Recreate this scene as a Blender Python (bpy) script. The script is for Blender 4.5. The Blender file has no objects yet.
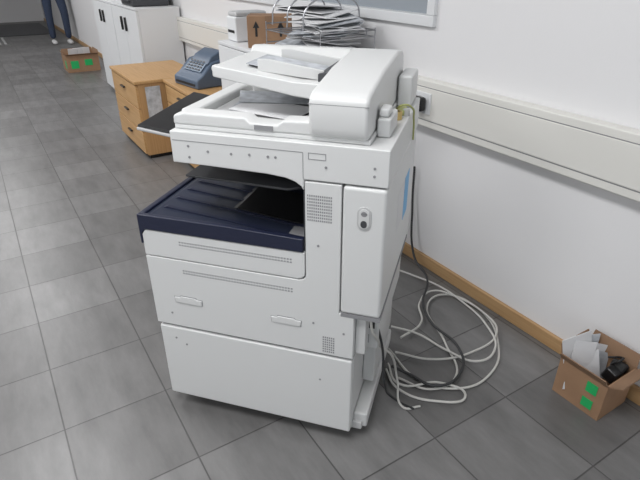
import bpy, bmesh, math, random
from mathutils import Vector, Matrix
random.seed(4)
D=bpy.data; COL=bpy.context.scene.collection
bpy.context.scene.view_settings.view_transform='Standard'

# ---------------------------------------------------------------- materials
def mat(name,col,rough=.5,metal=0,noise=0,nscale=20,spec=.5,bump=0,bscale=200,alpha=1,trans=0,emit=0):
    m=D.materials.new(name); m.use_nodes=True; nt=m.node_tree; b=nt.nodes['Principled BSDF']
    b.inputs['Base Color'].default_value=(*col,1); b.inputs['Roughness'].default_value=rough
    b.inputs['Metallic'].default_value=metal; b.inputs['Specular IOR Level'].default_value=spec
    if trans: b.inputs['Transmission Weight'].default_value=trans
    if emit:
        b.inputs['Emission Color'].default_value=(*col,1); b.inputs['Emission Strength'].default_value=emit
    tc=nt.nodes.new('ShaderNodeTexCoord')
    if noise:
        n=nt.nodes.new('ShaderNodeTexNoise'); n.inputs['Scale'].default_value=nscale; n.inputs['Detail'].default_value=4
        nt.links.new(tc.outputs['Object'],n.inputs['Vector'])
        r=nt.nodes.new('ShaderNodeValToRGB')
        r.color_ramp.elements[0].position=.3; r.color_ramp.elements[1].position=.7
        r.color_ramp.elements[0].color=(*[c*(1-noise) for c in col],1); r.color_ramp.elements[1].color=(*[min(1,c*(1+noise)) for c in col],1)
        nt.links.new(n.outputs['Fac'],r.inputs['Fac']); nt.links.new(r.outputs['Color'],b.inputs['Base Color'])
    if bump:
        n=nt.nodes.new('ShaderNodeTexNoise'); n.inputs['Scale'].default_value=bscale
        nt.links.new(tc.outputs['Object'],n.inputs['Vector'])
        bp=nt.nodes.new('ShaderNodeBump'); bp.inputs['Strength'].default_value=bump; bp.inputs['Distance'].default_value=.002
        nt.links.new(n.outputs['Fac'],bp.inputs['Height']); nt.links.new(bp.outputs['Normal'],b.inputs['Normal'])
    return m
def wood(name,c1,c2,axis='Y',sc=6):
    m=D.materials.new(name); m.use_nodes=True; nt=m.node_tree; b=nt.nodes['Principled BSDF']
    tc=nt.nodes.new('ShaderNodeTexCoord'); mp=nt.nodes.new('ShaderNodeMapping')
    s={'X':(.6,14,14),'Y':(14,.6,14),'Z':(14,14,.6)}[axis]; mp.inputs['Scale'].default_value=s
    n=nt.nodes.new('ShaderNodeTexNoise'); n.inputs['Scale'].default_value=sc; n.inputs['Detail'].default_value=6
    r=nt.nodes.new('ShaderNodeValToRGB'); r.color_ramp.elements[0].position=.3; r.color_ramp.elements[1].position=.72
    r.color_ramp.elements[0].color=(*c1,1); r.color_ramp.elements[1].color=(*c2,1)
    nt.links.new(tc.outputs['Object'],mp.inputs['Vector']); nt.links.new(mp.outputs['Vector'],n.inputs['Vector'])
    nt.links.new(n.outputs['Fac'],r.inputs['Fac']); nt.links.new(r.outputs['Color'],b.inputs['Base Color'])
    b.inputs['Roughness'].default_value=.45
    return m
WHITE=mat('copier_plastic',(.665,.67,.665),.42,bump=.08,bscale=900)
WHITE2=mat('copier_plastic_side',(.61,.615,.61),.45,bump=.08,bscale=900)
SEAM=mat('seam_grey',(.26,.26,.27),.6)
DARKG=mat('dark_grey_plastic',(.055,.057,.062),.45)
NAVY=mat('navy_plastic',(.014,.018,.042),.38)
NAVY2=mat('navy_tray_surface',(.022,.028,.05),.3)
BLACK=mat('black_plastic',(.012,.012,.013),.35)
RUBBER=mat('rubber',(.02,.02,.02),.7)
LGREY=mat('light_grey_plastic',(.5,.5,.5),.5)
PAPER=mat('paper',(.70,.70,.71),.8,noise=.03,nscale=8)
PAPER2=mat('paper_grey',(.46,.48,.51),.8,noise=.25,nscale=30)
WALL=mat('wall_paint',(.76,.755,.76),.85,bump=.15,bscale=140)
TRUNK=mat('trunking_white',(.72,.71,.67),.45)
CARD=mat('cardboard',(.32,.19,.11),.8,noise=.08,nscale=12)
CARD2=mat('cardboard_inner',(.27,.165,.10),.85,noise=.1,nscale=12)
GREEN=mat('green_tape',(.02,.42,.12),.4)
OAK=wood('oak_trim',(.40,.24,.11),(.50,.32,.16))
BIRCH=wood('pine_wood',(.44,.25,.10),(.55,.34,.155),'Y')
BIRCHX=wood('pine_wood_end',(.42,.24,.10),(.53,.32,.15),'Z')
CABW=mat('cabinet_white',(.70,.71,.72),.5)
STEEL=mat('steel',(.5,.5,.52),.3,metal=1)
BLUEG=mat('blue_grey_plastic',(.085,.12,.175),.45)
BLUEL=mat('blue_grey_light',(.14,.19,.26),.4)
BLUESTK=mat('blue_sticker',(.15,.42,.72),.5)
CABLEW=mat('cable_white',(.58,.57,.54),.5)
CABLEG=mat('cable_black',(.035,.036,.038),.5)
GLASS=mat('window_glass',(.30,.33,.36),.08)
BRASS=mat('brass',(.6,.45,.2),.35,metal=1)
YELG=mat('yellow_green',(.40,.42,.16),.5)

# floor tiles
def floor_mat():
    m=D.materials.new('floor_tiles'); m.use_nodes=True; nt=m.node_tree; b=nt.nodes['Principled BSDF']; L=nt.links.new
    tc=nt.nodes.new('ShaderNodeTexCoord'); mp=nt.nodes.new('ShaderNodeMapping')
    T=.34
    mp.inputs['Scale'].default_value=(1/T,1/T,1); mp.inputs['Location'].default_value=(1.74/T,.318/T,0)
    L(tc.outputs['Object'],mp.inputs['Vector'])
    br=nt.nodes.new('ShaderNodeTexBrick'); br.offset=0; br.squash=1
    br.inputs['Scale'].default_value=1; br.inputs['Brick Width'].default_value=1; br.inputs['Row Height'].default_value=1
    br.inputs['Mortar Size'].default_value=.008; br.inputs['Mortar Smooth'].default_value=.3; br.inputs['Bias'].default_value=0
    br.inputs['Color1'].default_value=(.132,.129,.127,1); br.inputs['Color2'].default_value=(.180,.177,.175,1); br.inputs['Mortar'].default_value=(.070,.068,.067,1)
    L(mp.outputs['Vector'],br.inputs['Vector'])
    n=nt.nodes.new('ShaderNodeTexNoise'); n.inputs['Scale'].default_value=5; n.inputs['Detail'].default_value=8; n.inputs['Roughness'].default_value=.65
    mp2=nt.nodes.new('ShaderNodeMapping'); mp2.inputs['Scale'].default_value=(2.6,.7,1)
    L(tc.outputs['Object'],mp2.inputs['Vector']); L(mp2.outputs['Vector'],n.inputs['Vector'])
    r=nt.nodes.new('ShaderNodeMapRange'); r.inputs['From Min'].default_value=.3; r.inputs['From Max'].default_value=.7; r.inputs['To Min'].default_value=.78; r.inputs['To Max'].default_value=1.2
    L(n.outputs['Fac'],r.inputs['Value'])
    mx=nt.nodes.new('ShaderNodeMix'); mx.data_type='RGBA'; mx.blend_type='MULTIPLY'; mx.inputs[0].default_value=1
    L(br.outputs['Color'],mx.inputs[6]); L(r.outputs['Result'],mx.inputs[7]); L(mx.outputs[2],b.inputs['Base Color'])
    b.inputs['Roughness'].default_value=.36
    bp=nt.nodes.new('ShaderNodeBump'); bp.inputs['Strength'].default_value=.5; bp.inputs['Distance'].default_value=.002; bp.invert=True
    L(br.outputs['Fac'],bp.inputs['Height']); L(bp.outputs['Normal'],b.inputs['Normal'])
    return m
FLOOR=floor_mat()

# ---------------------------------------------------------------- frames
MW=Matrix.Translation((.455,2.417,0))@Matrix.Rotation(math.radians(32.13),4,'Z')   # wall frame: x=-into room, y=along wall, z up
MC=Matrix.Translation((.096,1.167,0))@Matrix.Rotation(math.radians(-16.5),4,'Z')  # copier frame

def empty(name,M,loc=(0,0,0),rz=0):
    e=D.objects.new(name,None); COL.objects.link(e); e.matrix_world=M@Matrix.Translation(loc)@Matrix.Rotation(rz,4,'Z'); e.empty_display_size=.1
    return e
def finish(name,bm,m,parent=None,M=None,bevel=0,seg=2,smooth=False):
    bmesh.ops.recalc_face_normals(bm,faces=bm.faces)
    me=D.meshes.new(name); bm.to_mesh(me); bm.free()
    o=D.objects.new(name,me); COL.objects.link(o); me.materials.append(m)
    if parent: o.parent=parent
    elif M is not None: o.matrix_world=M
    if bevel:
        b=o.modifiers.new('bevel','BEVEL'); b.width=bevel; b.segments=seg; b.limit_method='ANGLE'; b.angle_limit=math.radians(40)
        for p in me.polygons: p.use_smooth=True
        w=o.modifiers.new('wn','WEIGHTED_NORMAL')
    if smooth:
        for p in me.polygons: p.use_smooth=True
    return o
def box(name,x0,x1,y0,y1,z0,z1,m,parent=None,M=None,bevel=0,R=None,seg=2):
    bm=bmesh.new(); bmesh.ops.create_cube(bm,size=1)
    c=Vector(((x0+x1)/2,(y0+y1)/2,(z0+z1)/2))
    for v in bm.verts:
        q=Vector((v.co.x*(x1-x0),v.co.y*(y1-y0),v.co.z*(z1-z0)))
        if R is not None: q=R@q
        v.co=q+c
    return finish(name,bm,m,parent,M,bevel,seg)
def boxes(name,lst,m,parent=None,M=None,bevel=0):
    bm=bmesh.new()
    for (x0,x1,y0,y1,z0,z1) in lst:
        g=bmesh.ops.create_cube(bm,size=1)
        for v in g['verts']:
            v.co=Vector((v.co.x*(x1-x0)+(x0+x1)/2,v.co.y*(y1-y0)+(y0+y1)/2,v.co.z*(z1-z0)+(z0+z1)/2))
    return finish(name,bm,m,parent,M,bevel)
def prism(name,pts,axis,a0,a1,m,parent=None,M=None,bevel=0,seg=2):
    """pts in (x,z) for axis y ; (y,z) for axis x ; (x,y) for axis z"""
    bm=bmesh.new()
    def P(p,a):
        return {'y':(p[0],a,p[1]),'x':(a,p[0],p[1]),'z':(p[0],p[1],a)}[axis]
    A=[bm.verts.new(P(p,a0)) for p in pts]; B=[bm.verts.new(P(p,a1)) for p in pts]
    bm.faces.new(A); bm.faces.new(B[::-1]); n=len(pts)
    for i in range(n): bm.faces.new((A[i],A[(i+1)%n],B[(i+1)%n],B[i]))
    return finish(name,bm,m,parent,M,bevel,seg)
def cyl(name,loc,r,h,axis,m,parent=None,M=None,r2=None,seg=24,bevel=0):
    bm=bmesh.new(); bmesh.ops.create_cone(bm,cap_ends=True,segments=seg,radius1=r,radius2=r if r2 is None else r2,depth=h)
    R={'z':Matrix.Identity(4),'x':Matrix.Rotation(math.pi/2,4,'Y'),'y':Matrix.Rotation(math.pi/2,4,'X')}[axis]
    bmesh.ops.transform(bm,matrix=Matrix.Translation(loc)@R,verts=bm.verts)
    o=finish(name,bm,m,parent,M,bevel)
    return o
def tube(name,pts,r,m,parent=None,cyc=False,M=None):
    c=D.curves.new(name,'CURVE'); c.dimensions='3D'; c.bevel_depth=r; c.bevel_resolution=3; c.resolution_u=10
    s=c.splines.new('BEZIER'); s.bezier_points.add(len(pts)-1); s.use_cyclic_u=cyc
    for bp,p in zip(s.bezier_points,pts):
        bp.co=p; bp.handle_left_type='AUTO'; bp.handle_right_type='AUTO'
    o=D.objects.new(name,c); COL.objects.link(o); c.materials.append(m)
    if parent: o.parent=parent
    elif M is not None: o.matrix_world=M
    return o
def wire(name,polys,r,m,parent=None,M=None):
    c=D.curves.new(name,'CURVE'); c.dimensions='3D'; c.bevel_depth=r; c.bevel_resolution=2
    for pts in polys:
        s=c.splines.new('POLY'); s.points.add(len(pts)-1)
        for bp,p in zip(s.points,pts): bp.co=(*p,1)
    o=D.objects.new(name,c); COL.objects.link(o); c.materials.append(m)
    if parent: o.parent=parent
    elif M is not None: o.matrix_world=M
    return o
def arc(cx,cy,r,a0,a1,n=6):
    return [(cx+r*math.cos(math.radians(a0+(a1-a0)*i/n)),cy+r*math.sin(math.radians(a0+(a1-a0)*i/n))) for i in range(n+1)]

# ---------------------------------------------------------------- room (wall frame; room is x<0)
box('floor',-7,0,-5,14,-.1,0,FLOOR,M=MW)
WY0,WY1,WZ0,WZ1=-.065,2.3,1.125,2.35
boxes('wall_right',[(0,.15,-5,WY0,0,2.75),(0,.15,WY1,14,0,2.75),(0,.15,WY0,WY1,0,WZ0),(0,.15,WY0,WY1,WZ1,2.75)],WALL,M=MW)
box('wall_back',-7,.15,14,14.15,0,2.75,WALL,M=MW)
box('wall_left',-7.15,-7,-5,14.15,0,2.75,WALL,M=MW)
box('ceiling',-7,.15,-5,14.15,2.75,2.85,WALL,M=MW)
box('baseboard_right',-.018,-.0005,-5,14,0.0005,.062,OAK,M=MW,bevel=.003)
w=empty('window_1',MW)
f=.045
boxes('frame',[(-.02,.05,WY0,WY1,WZ0,WZ0+f),(-.02,.05,WY0,WY1,WZ1-f,WZ1),(-.02,.05,WY0,WY0+f,WZ0+f,WZ1-f),(-.02,.05,WY1-f,WY1,WZ0+f,WZ1-f),(-.01,.05,1.1,1.15,WZ0+f,WZ1-f)],CABW,w,bevel=.004)
box('glass',.03,.035,WY0+f,WY1-f,WZ0+f,WZ1-f,GLASS,w)
# cable trunking
t=empty('trim_cable_trunking',MW)
box('duct',-.052,-.0005,-5,5.5,.715,.918,TRUNK,t,bevel=.006)
box('lid_strip',-.0555,-.051,-5,5.5,.750,.885,TRUNK,t,bevel=.002)
boxes('grooves',[(-.0525,-.0518,-5,5.5,.745,.7485),(-.0525,-.0518,-5,5.5,.8865,.890)],SEAM,t)
box('socket_plate',-.062,-.054,-.14,.12,.775,.868,CABW,t,bevel=.004)
for yy in (-.08,.06):
    cyl('socket_ring',(-.063,yy,.822),.030,.006,'x',LGREY,t)
    cyl('socket_hole',(-.0665,yy,.822),.024,.003,'x',CABW,t)

# ---------------------------------------------------------------- copier
C=empty('multifunction_copier',MC)
XL=-.645
box('stand_core',XL+.012,-.008,.010,.55,.05,.345,SEAM,C)
box('stand_front',XL+.005,-.002,0,.02,.05,.342,WHITE,C,bevel=.006)
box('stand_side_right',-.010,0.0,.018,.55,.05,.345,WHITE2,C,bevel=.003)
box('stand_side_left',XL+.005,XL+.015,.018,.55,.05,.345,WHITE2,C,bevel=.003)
box('stand_base',XL+.01,.03,.03,.53,.04,.07,LGREY,C,bevel=.004)
box('stand_foot_rail',0.0,.045,.04,.50,.045,.10,WHITE2,C,bevel=.006)
for x in (XL+.07,-.06):
    for y in (.08,.47):
        cyl('caster',(x,y,.024),.024,.022,'x',RUBBER,C,bevel=.003)
        box('caster_fork',x-.018,x+.018,y-.012,y+.012,.03,.052,BLACK,C)
# body
box('body_core',XL+.010,-.006,.012,.55,.35,.69,SEAM,C)
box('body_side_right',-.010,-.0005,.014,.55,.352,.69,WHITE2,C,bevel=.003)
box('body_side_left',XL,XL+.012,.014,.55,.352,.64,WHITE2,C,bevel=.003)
SZ=.600
Lp=[(XL,.352),(-.0015,.352),(-.0015,.508),(-.0445,.508),(-.0445,.893),(-.1405,.893),(-.1405,SZ+.02)]+[(-.1405-.02+.02*math.cos(a),SZ+.0185-.02*math.sin(a)) for a in (.5,1.0,1.571)]+[(XL,SZ-.0015)]
prism('front_lower_panel',Lp,'y',0,.014,WHITE,C,bevel=.0025)
Cp=[(XL,SZ+.002),(-.162,SZ+.002),(-.152,SZ+.006),(-.145,SZ+.013),(-.1435,SZ+.022),(-.1435,.686),(XL+.012,.686),(XL,.67)]
prism('front_cover',Cp,'y',0,.014,WHITE,C,bevel=.0025)
# vents
v=[]
for zz in (.652,.661):
    for i in range(40):
        x=-.525+i*.0087; v.append((x,x+.0052,-.0006,.002,zz-.0022,zz+.0022))
for zz in (.556,.565):
    for i in range(40):
        x=-.525+i*.0087; v.append((x,x+.0052,-.0006,.002,zz-.0022,zz+.0022))
for r in range(9):
    for i in range(12):
        x=-.134+i*.0056; z=.786+r*.0085; v.append((x,x+.0034,-.0006,.002,z,z+.005))
for r in range(7):
    for i in range(6):
        x=-.092+i*.0062; z=.362+r*.0085; v.append((x,x+.004,-.0006,.002,z,z+.005))
boxes('vent_slots',v,SEAM,C)
# tray grips (embossed)
for cx,cz in ((-.52,.455),(-.203,.448)):
    o_=[(cx-.048,cz+.012),(cx-.030,cz+.012),(cx-.026,cz+.017),(cx+.026,cz+.017),(cx+.030,cz+.012),(cx+.048,cz+.012),(cx+.046,cz-.010),(cx-.046,cz-.010)]
    prism('grip_outline',o_,'y',-.0010,.002,SEAM,C)
    i_=[(cx+(x-cx)*.965,cz+(z-cz)*.86) for x,z in o_]
    prism('grip',i_,'y',-.0035,.002,WHITE,C,bevel=.0015)
# screws / small dimples
for x,z in ((-.585,.40),(-.585,.30),(-.40,.945),(-.335,.945),(-.285,.948),(-.235,.948),(-.215,.948),(-.455,.955),(-.455,.925),(-.085,.935),(.035,.945),(.035,.925),(-.105,.715),(-.12,.46),(-.03,.44),(-.10,.25),(-.55,.28)):
    cyl('screw_dot',(x,-.0004,z),.0034,.002,'y',SEAM,C,seg=12)
# navy output tray
prism('tray_deck',[(XL-.006,.70),(XL-.004,.728),(XL+.03,.731),(-.40,.712),(-.22,.690),(-.147,.683),(-.147,.672),(XL,.672)],'y',.012,.53,NAVY2,C)
prism('tray_front_lip',[(XL-.006,.640),(XL-.006,.735),(-.36,.735),(-.1475,.728),(-.1475,.6885),(XL+.014,.6885),(XL+.002,.674),(XL+.002,.640)],'y',-.003,.014,NAVY,C,bevel=.003)
box('tray_left_rim',XL-.006,XL+.014,.012,.50,.642,.736,NAVY,C,bevel=.004)
rb=[]
for yy in (.07,.14,.21,.28,.35,.42):
    prism('tray_rib',[(XL+.03,.728),(XL+.05,.7345),(-.40,.7165),(-.22,.6945),(-.16,.690),(-.16,.68),(XL+.03,.70)],'y',yy,yy+.012,NAVY,C)
prism('tray_center_recess',[(-.42,.7155),(-.405,.7195),(-.22,.699),(-.15,.692),(-.15,.684)],'y',.15,.34,BLACK,C)
box('tray_back_wall',XL+.13,-.147,.46,.55,.67,.905,DARKG,C)
box('exit_wall',-.1475,-.1425,.012,.55,.675,.88,DARKG,C)
cover=prism('output_shelf',[(-.505,.05)]+[(-.505,.36),(-.15,.36),(-.15,.10)]+[(-.165,.06),(-.20,.035)],'z',.846,.853,DARKG,C,bevel=.002)
# scanner unit
sp=[(-.506,.906),(-.506,.992),(.070,.992),(.070,.897),(-.1410,.897),(-.1440,.866),(-.150,.878),(-.165,.888),(-.19,.896),(-.24,.901),(-.40,.905)]
prism('scanner_unit',sp,'y',0,.55,WHITE,C,bevel=.006)
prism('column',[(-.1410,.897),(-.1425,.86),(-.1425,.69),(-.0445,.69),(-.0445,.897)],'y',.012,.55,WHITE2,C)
boxes('scanner_seams',[(-.1445,-.143,-.0008,.001,.90,.968),(-.50,-.1445,-.0008,.001,.9675,.969),(-.130,-.085,-.0008,.001,.9675,.969),(-.130,-.085,-.0008,.001,.952,.9535),(-.130,-.1285,-.0008,.001,.952,.969),(-.0865,-.085,-.0008,.001,.952,.969)],SEAM,C)
# side door module
box('side_door',-.042,.070,-.002,.54,.512,.893,WHITE,C,bevel=.010,seg=3)
box('side_door_line',-.040,.0705,-.0005,.52,.500,.513,SEAM,C)
def capsule(cx,cz,hw,hh,n=8):
    r=hw; return arc(cx,cz+hh-r,r,0,180,n)+arc(cx,cz-hh+r,r,180,360,n)
prism('door_handle_ring',capsule(.015,.812,.018,.032),'y',-.0045,0,LGREY,C,bevel=.001)
prism('door_handle_latch',capsule(.015,.812,.0135,.027),'y',-.0062,0,WHITE2,C,bevel=.001)
prism('door_handle_hole',capsule(.015,.798,.008,.010),'y',-.0068,0,DARKG,C)
prism('door_handle_hole2',capsule(.015,.826,.008,.007),'y',-.0068,0,SEAM,C)
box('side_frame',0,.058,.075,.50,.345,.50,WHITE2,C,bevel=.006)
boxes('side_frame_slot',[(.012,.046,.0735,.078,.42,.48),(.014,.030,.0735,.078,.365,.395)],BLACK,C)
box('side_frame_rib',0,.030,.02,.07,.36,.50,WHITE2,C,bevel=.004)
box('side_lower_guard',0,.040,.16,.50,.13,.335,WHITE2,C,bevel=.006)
box('side_door_sticker',.0695,.0709,.33,.42,.66,.80,BLUESTK,C)
box('side_door_label',.0695,.0708,.20,.32,.68,.80,PAPER,C)
# document lid base
box('lid_plate',-.500,.018,.02,.53,.992,1.006,WHITE,C,bevel=.004)
prism('lid_front_rail',[(-.502,1.004),(-.500,1.028),(-.47,1.036),(-.30,1.036),(-.285,1.024),(-.215,1.024),(-.20,1.036),(-.12,1.040),(-.12,1.004)],'y',.018,.075,WHITE,C,bevel=.006)
box('lid_left_rail',-.502,-.455,.06,.53,1.004,1.034,WHITE,C,bevel=.008)
box('lid_back_rail',-.50,-.12,.43,.53,1.004,1.045,WHITE,C,bevel=.008)
box('lid_recess',-.46,-.12,.07,.44,1.005,1.010,LGREY,C)
box('lid_badge',-.275,-.225,.0165,.019,1.008,1.020,SEAM,C)
for i,(x,y,rz,mm) in enumerate([(-.31,.22,.15,PAPER2),(-.29,.19,-.1,PAPER),(-.33,.30,.4,PAPER2)]):
    box('sheet',x-.10,x+.10,y-.07,y+.07,1.012+.004*i,1.014+.004*i,mm,C,R=Matrix.Rotation(rz,3,'Z')@Matrix.Rotation(.06,3,'Y'))
# feeder
fp=[(.012,1.004),(.002,1.03),(.000,1.088),(.010,1.104),(.035,1.113),(.20,1.136),(.42,1.150),(.50,1.140),(.525,1.10),(.525,1.004)]
prism('feeder_housing',fp,'x',-.130,.014,WHITE,C,bevel=.010,seg=3)
prism('feeder_back',[(.39,1.004),(.385,1.125),(.41,1.150),(.50,1.140),(.525,1.10),(.525,1.004)],'x',-.44,-.125,WHITE,C,bevel=.008)
boxes('feeder_cover_seam',[(-.131,.0148,.0,.003,1.0855,1.087)],SEAM,C)
# input tray (slanting up to the left)
prism('feeder_input_tray',[(-.125,1.104),(-.20,1.106),(-.43,1.136),(-.43,1.122),(-.20,1.084),(-.125,1.080)],'y',.115,.41,WHITE,C,bevel=.005)
prism('feeder_input_tray_lip',[(-.125,1.110),(-.20,1.112),(-.42,1.141),(-.42,1.112),(-.20,1.076),(-.125,1.068)],'y',.100,.122,WHITE,C,bevel=.004)
prism('feeder_shade_strip',[(-.14,1.1065),(-.20,1.1085),(-.36,1.130),(-.36,1.127),(-.20,1.10),(-.14,1.10)],'y',.20,.235,DARKG,C)  # dark strip paints in the shading along the tray's front edge
prism('feeder_guide',[(-.135,1.104),(-.32,1.120),(-.32,1.150),(-.29,1.151),(-.14,1.130)],'y',.165,.174,WHITE2,C,bevel=.002)
prism('feeder_guide',[(-.135,1.104),(-.32,1.120),(-.32,1.150),(-.29,1.151),(-.14,1.130)],'y',.345,.354,WHITE2,C,bevel=.002)
box('feeder_tray_sheet',-.36,-.16,.18,.335,1.121,1.123,PAPER2,C,R=Matrix.Rotation(.13,3,'Y'))
prism('feeder_throat',[(-.15,1.105),(-.128,1.105),(-.128,1.128),(-.15,1.124)],'y',.15,.36,DARKG,C)
prism('output_throat',[(-.15,1.012),(-.128,1.012),(-.128,1.062),(-.15,1.055)],'y',.10,.38,BLACK,C)
tube('sensor_cable',[(-.14,.12,1.035),(-.17,.11,1.022),(-.19,.13,1.016),(-.18,.17,1.018)],.0025,BLACK,C)
# hinge hardware on right strip
box('latch_block',.018,.052,.09,.20,.992,1.040,WHITE2,C,bevel=.006)
box('latch_block',.020,.045,.10,.15,1.04,1.062,WHITE,C,bevel=.006)
box('rear_hinge',.018,.060,.40,.53,.992,1.085,WHITE2,C,bevel=.008)
cyl('thumb_screw',(.040,.27,1.004),.014,.024,'z',BRASS,C,bevel=.002)
cyl('thumb_screw',(.058,.32,1.000),.010,.020,'z',LGREY,C,bevel=.002)
box('connector_box',.030,.055,.31,.36,.992,1.008,YELG,C,bevel=.003)
tube('ground_wire',[(.03,.30,1.01),(.055,.28,1.03),(.075,.30,1.02),(.078,.34,.98),(.075,.40,.90)],.003,YELG,C)
# tilted control panel on the left
R=Matrix.Rotation(math.radians(7),3,'Y')@Matrix.Rotation(math.radians(4),3,'X')
box('control_panel_arm',-.56,-.50,.24,.44,.925,.945,DARKG,C)
box('control_panel_body',-.712,-.515,.15,.50,.932,.942,LGREY,C,R=R,bevel=.003)
box('control_panel_screen',-.710,-.518,.153,.497,.942,.949,BLACK,C,R=R,bevel=.003)
# power cord leaving side
tube('copier_power_cord',[(.035,.05,.50),(.045,.03,.45),(.055,.06,.40),(.06,.12,.32),(.09,.22,.2),(.11,.26,.06),(.14,.20,.006),(.20,.22,.006)],.004,CABLEW,C)
tube('copier_power_cord',[(.052,.09,.42),(.07,.10,.33),(.08,.14,.15),(.12,.22,.008),(.18,.20,.007)],.004,CABLEG,C)

# ---------------------------------------------------------------- cables
Z=.0055
cab=empty('network_cable_coil',Matrix.Identity(4))
def z(pts,h=Z): return [(a,b,h+random.uniform(0,.006)) for a,b in pts]
A=[(.273,1.625),(.371,1.447),(.509,1.405),(.641,1.482),(.723,1.656),(.711,1.88),(.582,2.0),(.489,1.933),(.508,1.656),(.507,1.466),(.40,1.40),(.29,1.46)]
tube('strand_1',z(A),.0045,CABLEW,cab)
tube('strand_2',z([(.297,1.595),(.428,1.554),(.591,1.59),(.735,1.72),(.715,1.85),(.621,1.972),(.527,2.02),(.45,1.93),(.43,1.78),(.33,1.68)],.014),.0045,CABLEW,cab)
tube('strand_3',z([(.26,1.53),(.29,1.42),(.442,1.425),(.519,1.37),(.402,1.338),(.28,1.40),(.25,1.50)],.010),.0045,CABLEW,cab)
tube('strand_4',z([(.30,1.75),(.40,1.70),(.50,1.60),(.60,1.53),(.69,1.60),(.70,1.76),(.64,1.93),(.56,2.05),(.45,2.15),(.38,2.20)],.020),.0045,CABLEW,cab)
bc=empty('black_power_cable',Matrix.Identity(4))
tube('lead',[(.455,2.370,.50),(.46,2.36,.30),(.475,2.27,.06)]+z([(.515,2.12),(.46,1.90),(.475,1.76),(.545,1.62),(.530,1.48),(.423,1.40),(.33,1.46),(.27,1.50)],.024),.0055,CABLEG,bc)
pc=empty('power_plug_lead',MW)
box('plug',-.100,-.0685,-.125,-.055,.79,.852,BLACK,pc,bevel=.010)
tube('lead',[(-.098,-.088,.822),(-.135,-.075,.835),(-.16,-.02,.815),(-.14,.06,.74),(-.10,.08,.55),(-.08,.07,.40)],.0075,BLACK,pc)

# ---------------------------------------------------------------- right cardboard box (wall frame: x=-o)
def open_box(name,cx,cy,w,d,h,rz=0,M=MW,m=CARD,z0=.001,flaps=True,t=.004):
    e=empty(name,M,(cx,cy,z0),rz)
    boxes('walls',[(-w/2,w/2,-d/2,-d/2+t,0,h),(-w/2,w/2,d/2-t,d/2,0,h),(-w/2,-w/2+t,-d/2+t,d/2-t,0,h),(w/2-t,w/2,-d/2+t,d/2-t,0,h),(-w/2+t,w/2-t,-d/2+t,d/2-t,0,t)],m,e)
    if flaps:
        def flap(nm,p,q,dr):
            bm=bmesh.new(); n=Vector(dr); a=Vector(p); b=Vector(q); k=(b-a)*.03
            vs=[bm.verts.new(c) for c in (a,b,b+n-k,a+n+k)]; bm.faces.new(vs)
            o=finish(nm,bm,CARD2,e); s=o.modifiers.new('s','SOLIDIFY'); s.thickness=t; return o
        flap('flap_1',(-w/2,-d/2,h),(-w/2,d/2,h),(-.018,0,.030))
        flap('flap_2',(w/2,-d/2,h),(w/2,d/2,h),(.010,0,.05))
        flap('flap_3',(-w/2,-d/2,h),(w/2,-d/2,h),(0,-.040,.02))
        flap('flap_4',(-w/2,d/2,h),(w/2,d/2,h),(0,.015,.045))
    return e
e=open_box('cardboard_box_with_papers',-.125,-1.15,.165,.175,.155)
boxes('green_label',[(-.085,-.0815,-.060,-.022,.090,.130),(-.085,-.0815,-.058,-.02,.025,.062)],GREEN,e)
for i,(x,y,wd_,zz,hh,rx,ry,rz,mm) in enumerate([
    (-.030,.055,.055,.03,.215,.10,-.22,-.35,PAPER),(.005,.060,.055,.03,.190,.15,.10,-.30,PAPER2),(-.035,.040,.040,.03,.190,.20,.12,-.5,PAPER),
    (.015,.045,.050,.03,.165,.12,.30,-.4,PAPER),(-.02,.025,.050,.03,.150,.30,-.15,-.6,PAPER),(.02,.015,.045,.03,.140,.35,.35,-.3,PAPER2)]):
    box('paper_sheet',x-wd_,x+wd_,y-.0012,y+.0012,zz,zz+hh,mm,e,R=Matrix.Rotation(rz,3,'Z')@Matrix.Rotation(-rx,3,'X')@Matrix.Rotation(ry,3,'Y'))
box('black_adapter',.0,.05,-.065,-.02,.10,.150,BLACK,e,bevel=.008,R=Matrix.Rotation(.3,3,'X'))
box('black_adapter',.035,.070,-.07,-.02,.13,.165,RUBBER,e,bevel=.008,R=Matrix.Rotation(.5,3,'Y'))
tube('lead',[(.02,-.03,.16),(.04,-.05,.185),(.065,-.04,.175),(.06,.0,.15)],.004,BLACK,e)

# ---------------------------------------------------------------- background furniture
def pedestal(name,x0,x1,y0,y1,h,nd):
    e=empty(name,MW,((x0+x1)/2,(y0+y1)/2,0)); W=(x1-x0)/2; Dp=(y1-y0)/2
    box('carcass',-W+.012,W,-Dp,Dp,.03,h-.024,BIRCHX,e,bevel=.002)
    box('top',-W-.012,W+.002,-Dp-.008,Dp+.008,h-.024,h,BIRCH,e,bevel=.004)
    box('plinth',-W+.03,W-.01,-Dp+.02,Dp-.02,0,.03,BLACK,e)
    zz=.04; H_=(h-.03-.04)/nd
    for i in range(nd):
        box('drawer_front',-W-.004,-W+.014,-Dp+.006,Dp-.006,zz+i*H_+.004,zz+(i+1)*H_-.004,BIRCH,e,bevel=.003)
        box('drawer_handle',-W-.022,-W-.004,-.05,.05,zz+(i+.62)*H_-.006,zz+(i+.62)*H_+.006,BLACK,e,bevel=.003)
    return e
pedestal('wooden_drawer_cabinet',-.75,-.22,2.19,2.95,.594,3)
e=pedestal('wooden_drawer_cabinet.001',-.54,-.06,1.46,2.165,.594,4)
n=empty('notice_sheet',MW); box('sheet',-.69,-.58,2.1795,2.181,.30,.55,PAPER2,n)
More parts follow.
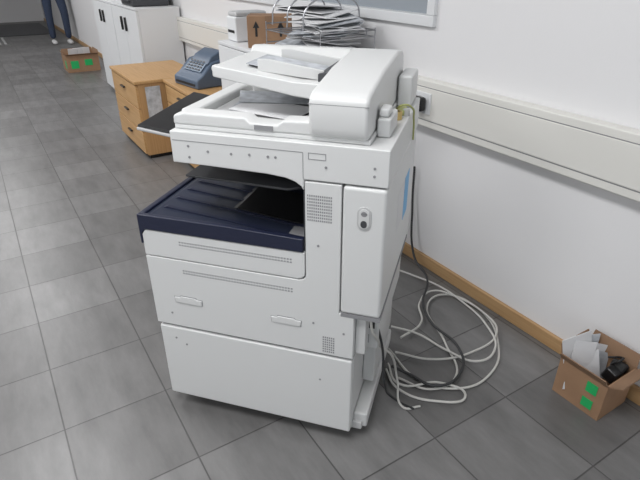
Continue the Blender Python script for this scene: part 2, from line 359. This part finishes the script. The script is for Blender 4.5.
def cabinet(name,x0,x1,y0,y1,h,nd):
    e=empty(name,MW,((x0+x1)/2,(y0+y1)/2,0)); W=(x1-x0)/2; Dp=(y1-y0)/2
    box('carcass',-W+.02,W,-Dp,Dp,.04,h-.02,CABW,e,bevel=.002)
    box('top',-W,W,-Dp,Dp,h-.02,h,CABW,e,bevel=.003)
    box('plinth',-W+.03,W-.01,-Dp+.01,Dp-.01,0,.04,LGREY,e)
    dw=2*Dp/nd
    for i in range(nd):
        a=-Dp+i*dw
        box('door',-W,-W+.019,a+.004,a+dw-.004,.045,h-.024,CABW,e,bevel=.002)
        hy=a+(.07 if i%2 else dw-.07)
        box('handle',-W-.022,-W-.002,hy-.006,hy+.006,h-.22,h-.10,BLACK,e,bevel=.003)
    return e
cabinet('white_office_cabinet',-.41,-.02,3.22,4.15,1.0,2)
cabinet('white_office_cabinet.001',-.41,-.02,4.16,5.09,1.0,2)
cabinet('white_storage_cupboard',-.40,-.075,.22,1.40,.94,2)
# desktop printer on the white cabinet
e=empty('desktop_printer',MW,(-.22,3.58,1.0))
box('body',-.17,.17,-.20,.20,0.0005,.20,DARKG,e,bevel=.015)
box('lid',-.16,.16,-.19,.19,.20,.235,BLACK,e,bevel=.01)
box('paper_output',-.19,-.15,-.15,.15,.04,.055,DARKG,e,bevel=.004)
box('panel',-.18,-.168,-.1,.1,.12,.17,LGREY,e,bevel=.003)
# franking machine on pedestal
e=empty('postage_franking_machine',MW,(-.335,1.86,.594),math.radians(10))
prism('body',[(-.16,.0005),(-.16,.06),(-.11,.09),(-.03,.165),(.10,.19),(.14,.17),(.14,.0005)],'y',-.16,.16,BLUEG,e,bevel=.012)
prism('hood',[(-.06,.15),(-.02,.20),(.06,.235),(.12,.22),(.13,.17),(.0,.15)],'y',-.14,.08,BLUEG,e,bevel=.01)
box('keypad',-.115,-.03,-.12,.10,.130,.136,BLUEL,e,R=Matrix.Rotation(math.radians(-43),3,'Y'))
for i in range(4):
    for j in range(5):
        tt=.2+.2*i; box('key',-.11+.08*tt-.006,-.11+.08*tt+.006,-.10+.04*j,-.076+.04*j,.094+.075*tt,.106+.075*tt,DARKG,e,R=Matrix.Rotation(math.radians(-43),3,'Y'))
box('feed_slot',-.163,-.158,-.13,.13,.02,.035,BLACK,e)
# closed cardboard box with arrows
e=empty('cardboard_carton',MW,(-.235,1.01,.941),math.radians(-32))
box('body',-.12,.12,-.08,.09,0,.165,CARD,e,bevel=.003)
boxes('tape',[(-.121,.121,-.02,.02,.164,.1662),(-.02,.02,-.0812,-.0795,.12,.1655)],CARD2,e)
for cx in (-.07,.065):
    prism('arrow_mark',[(cx-.006,.06),(cx+.006,.06),(cx+.006,.105),(cx+.018,.105),(cx,.14),(cx-.018,.105),(cx-.006,.105)],'y',-.0815,-.0795,BLACK,e)
# white device left of the carton
e=empty('label_printer',MW,(-.235,1.30,.941))
box('body',-.11,.11,-.06,.07,.0005,.14,CABW,e,bevel=.01); box('lid',-.10,.10,-.055,.065,.14,.165,LGREY,e,bevel=.008); box('slot',-.112,-.108,-.04,.05,.05,.065,BLACK,e)
# wire document rack
e=empty('wire_document_tray',MW,(-.235,.50,.941))
pol=[]
hx,hy=.15,.26
for lv in (.03,.12):
    pol.append([(-hx,-hy,lv),(hx,-hy,lv),(hx,hy,lv),(-hx,hy,lv),(-hx,-hy,lv)])
    pol.append([(-hx,-hy,lv+.03),(hx,-hy,lv+.03),(hx,hy,lv+.03),(-hx,hy,lv+.03)])
    for i in range(9):
        y=-hy+i*hy/4; pol.append([(-hx,y,lv),(hx,y,lv),(hx,y,lv+.03)])
for sx in (-hx,hx):
    for sy in (-hy,hy):
        pol.append([(sx,sy,0.003),(sx,sy,.16)])
wire('wire_frame',pol,.003,STEEL,e)
for k in range(3):
    y=-.14+.15*k
    tube('wire_hoop',[(hx,y,.15),(hx-.03,y,.26),(-.02,y+.02,.285),(-hx+.02,y+.03,.24),(-hx,y+.03,.15)],.0038,STEEL,e)
for lv,n in ((.034,8),(.125,15)):
    for i in range(n):
        rz=random.uniform(-.45,.45); x=random.uniform(-.025,.02); y=random.uniform(-.12,.09)
        box('paper_bundle',x-.105,x+.105,y-.15,y+.15,lv+i*.0075,lv+i*.0075+.004,PAPER if i%3 else PAPER2,e,R=Matrix.Rotation(rz,3,'Z')@Matrix.Rotation(random.uniform(-.14,.10),3,'Y')@Matrix.Rotation(random.uniform(-.10,.10),3,'X'))
# taped box on the floor by the cabinets
e=open_box('cardboard_box_with_green_labels',-.46,6.45,.42,.38,.22)
boxes('green_label',[(-.212,-.208,-.16,-.06,.05,.15),(-.16,-.06,-.193,-.189,.05,.15),(.02,.12,-.193,-.189,.08,.16)],GREEN,e)
for i in range(4):
    box('paper_sheet',-.15+.06*i,-.03+.06*i,-.05,-.045,.05,.30,PAPER,e,R=Matrix.Rotation(.3-.15*i,3,'X')@Matrix.Rotation(.2*i,3,'Z'))
# entrance mat
e=empty('entrance_mat',MW,(-1.3,11.6,0)); box('mat',-1.2,1.1,-.6,1.8,.0005,.012,DARKG,e,bevel=.004)
e=empty('floor_grating',MW,(-1.6,10.25,0)); box('plate',-.9,.5,-.55,.55,.0005,.008,mat('grate',(.19,.19,.185),.4,metal=.3),e)
boxes('studs',[(-.86+.09*i,-.82+.09*i,-.5+.11*j,-.455+.11*j,.008,.013) for i in range(15) for j in range(10)],LGREY,e)

# ---------------------------------------------------------------- person (far background)
def skin(name,verts,edges,rad,m,parent,root=0,sub=2):
    me=D.meshes.new(name); me.from_pydata(verts,edges,[]); o=D.objects.new(name,me); COL.objects.link(o); o.parent=parent
    me.materials.append(m)
    s=o.modifiers.new('skin','SKIN'); s.use_smooth_shade=True
    sv=me.skin_vertices[0].data
    for i,r in enumerate(rad): sv[i].radius=(r,r) if not isinstance(r,tuple) else r; sv[i].use_root=(i==root)
    ss=o.modifiers.new('sub','SUBSURF'); ss.levels=sub; ss.render_levels=sub
    return o
JEANS=mat('denim',(.035,.05,.09),.85,noise=.2,nscale=60); SHIRT=mat('shirt',(.08,.09,.11),.85,noise=.1); SKIN=mat('skin',(.55,.34,.25),.55); HAIR=mat('hair',(.05,.03,.02),.7); SHOE=mat('shoe',(.6,.6,.6),.6)
P=empty('standing_person',Matrix.Translation((-4.75,10.15,0))@Matrix.Rotation(math.radians(35),4,'Z'))
skin('trousers',[(0,0,.98),(-.10,0,.92),(-.12,-.01,.52),(-.12,.03,.09),(.10,0,.92),(.13,-.10,.53),(.13,-.06,.09),(0,0,1.05)],[(0,1),(1,2),(2,3),(0,4),(4,5),(5,6),(0,7)],[.13,.10,.07,.055,.10,.07,.055,(.15,.11)],JEANS,P)
skin('shirt',[(0,0,1.02),(0,0,1.22),(0,0,1.42),(0,0,1.50),(-.19,0,1.44),(-.25,.02,1.17),(-.24,-.08,.98),(.19,0,1.44),(.25,.02,1.17),(.24,-.08,.98)],[(0,1),(1,2),(2,3),(2,4),(4,5),(5,6),(2,7),(7,8),(8,9)],[(.16,.11),(.16,.11),(.15,.10),.06,.065,.05,.038,.065,.05,.038],SHIRT,P)
skin('head',[(0,0,1.48),(0,-.01,1.56),(0,-.02,1.64),(0,-.01,1.72)],[(0,1),(1,2),(2,3)],[.055,.06,(.078,.095),.07],SKIN,P)
skin('hair',[(0,.02,1.68),(0,.0,1.76),(0,.06,1.62)],[(0,1),(0,2)],[.085,.06,.06],HAIR,P)
skin('nose',[(0,-.10,1.655),(0,-.125,1.63)],[(0,1)],[.010,.013],SKIN,P)
for sx in (-1,1):
    cyl('eye',(sx*.033,-.103,1.665),.010,.012,'y',BLACK,P,seg=12)
    skin('ear',[(sx*.082,.0,1.62),(sx*.086,.005,1.67)],[(0,1)],[.014,.017],SKIN,P)
    hx_,hy_,hz_=sx*.24,-.09,.97
    skin('palm',[(hx_,hy_,hz_),(hx_,hy_-.015,hz_-.08)],[(0,1)],[(.024,.024),(.022,.036)],SKIN,P)
    for k in range(4):
        yy=hy_-.045+k*.02; ln=(.065,.08,.075,.06)[k]
        skin('finger_%d'%(k+1),[(hx_,yy,hz_-.07),(hx_-sx*.004,yy,hz_-.07-ln*.5),(hx_-sx*.018,yy,hz_-.07-ln)],[(0,1),(1,2)],[.010,.009,.007],SKIN,P)
    skin('thumb',[(hx_,hy_-.03,hz_-.03),(hx_-sx*.01,hy_-.062,hz_-.06),(hx_-sx*.015,hy_-.065,hz_-.09)],[(0,1),(1,2)],[.012,.010,.008],SKIN,P)
    yy=.03 if sx<0 else -.06
    skin('shoe',[(sx*.125,yy+.03,.05),(sx*.125,yy-.06,.048),(sx*.13,yy-.17,.036)],[(0,1),(1,2)],[(.048,.045),(.047,.042),(.042,.030)],SHOE,P)
box('mouth',-.02,.02,-.113,-.108,1.597,1.602,mat('lips',(.4,.15,.13),.6),P)

# ---------------------------------------------------------------- light
wd=D.worlds.new('world'); bpy.context.scene.world=wd; wd.use_nodes=True
wd.node_tree.nodes['Background'].inputs[0].default_value=(.90,.95,1,1); wd.node_tree.nodes['Background'].inputs[1].default_value=.9
LAMP=mat('added_light_diffuser',(1,.99,.98),.5,emit=3)
def added_light(name,x,y,sx,sy,pw):  # unseen ceiling panels, added because the closed room needs light
    e=empty(name,MW,(x,y,2.75))
    box('housing',-sx/2-.02,sx/2+.02,-sy/2-.02,sy/2+.02,-.03,-.0005,CABW,e); box('diffuser',-sx/2,sx/2,-sy/2,sy/2,-.034,-.028,LAMP,e)
    l=D.lights.new('lamp','AREA'); l.shape='RECTANGLE'; l.size=sx; l.size_y=sy; l.energy=pw; l.color=(.985,.99,1)
    o=D.objects.new('lamp',l); COL.objects.link(o); o.parent=e; o.location=(0,0,-.05)
for i,(x,y,pw) in enumerate([(-1.9,-1.2,36),(-1.9,1.6,36),(-1.9,4.6,36),(-1.9,8,32),(-4.6,-1.2,42),(-4.6,1.6,42),(-4.6,4.6,38),(-4.6,8,30)]):
    added_light('added_ceiling_light' if i==0 else 'added_ceiling_light.%03d'%i,x,y,.6,1.2,pw)

# ---------------------------------------------------------------- camera
cam=D.cameras.new('camera'); co=D.objects.new('camera',cam); COL.objects.link(co); co.location=(0,0,1.38)
co.rotation_euler=(math.radians(90-28.4),0,0); cam.sensor_width=36; cam.lens=29.25; cam.clip_start=.02
bpy.context.scene.camera=co
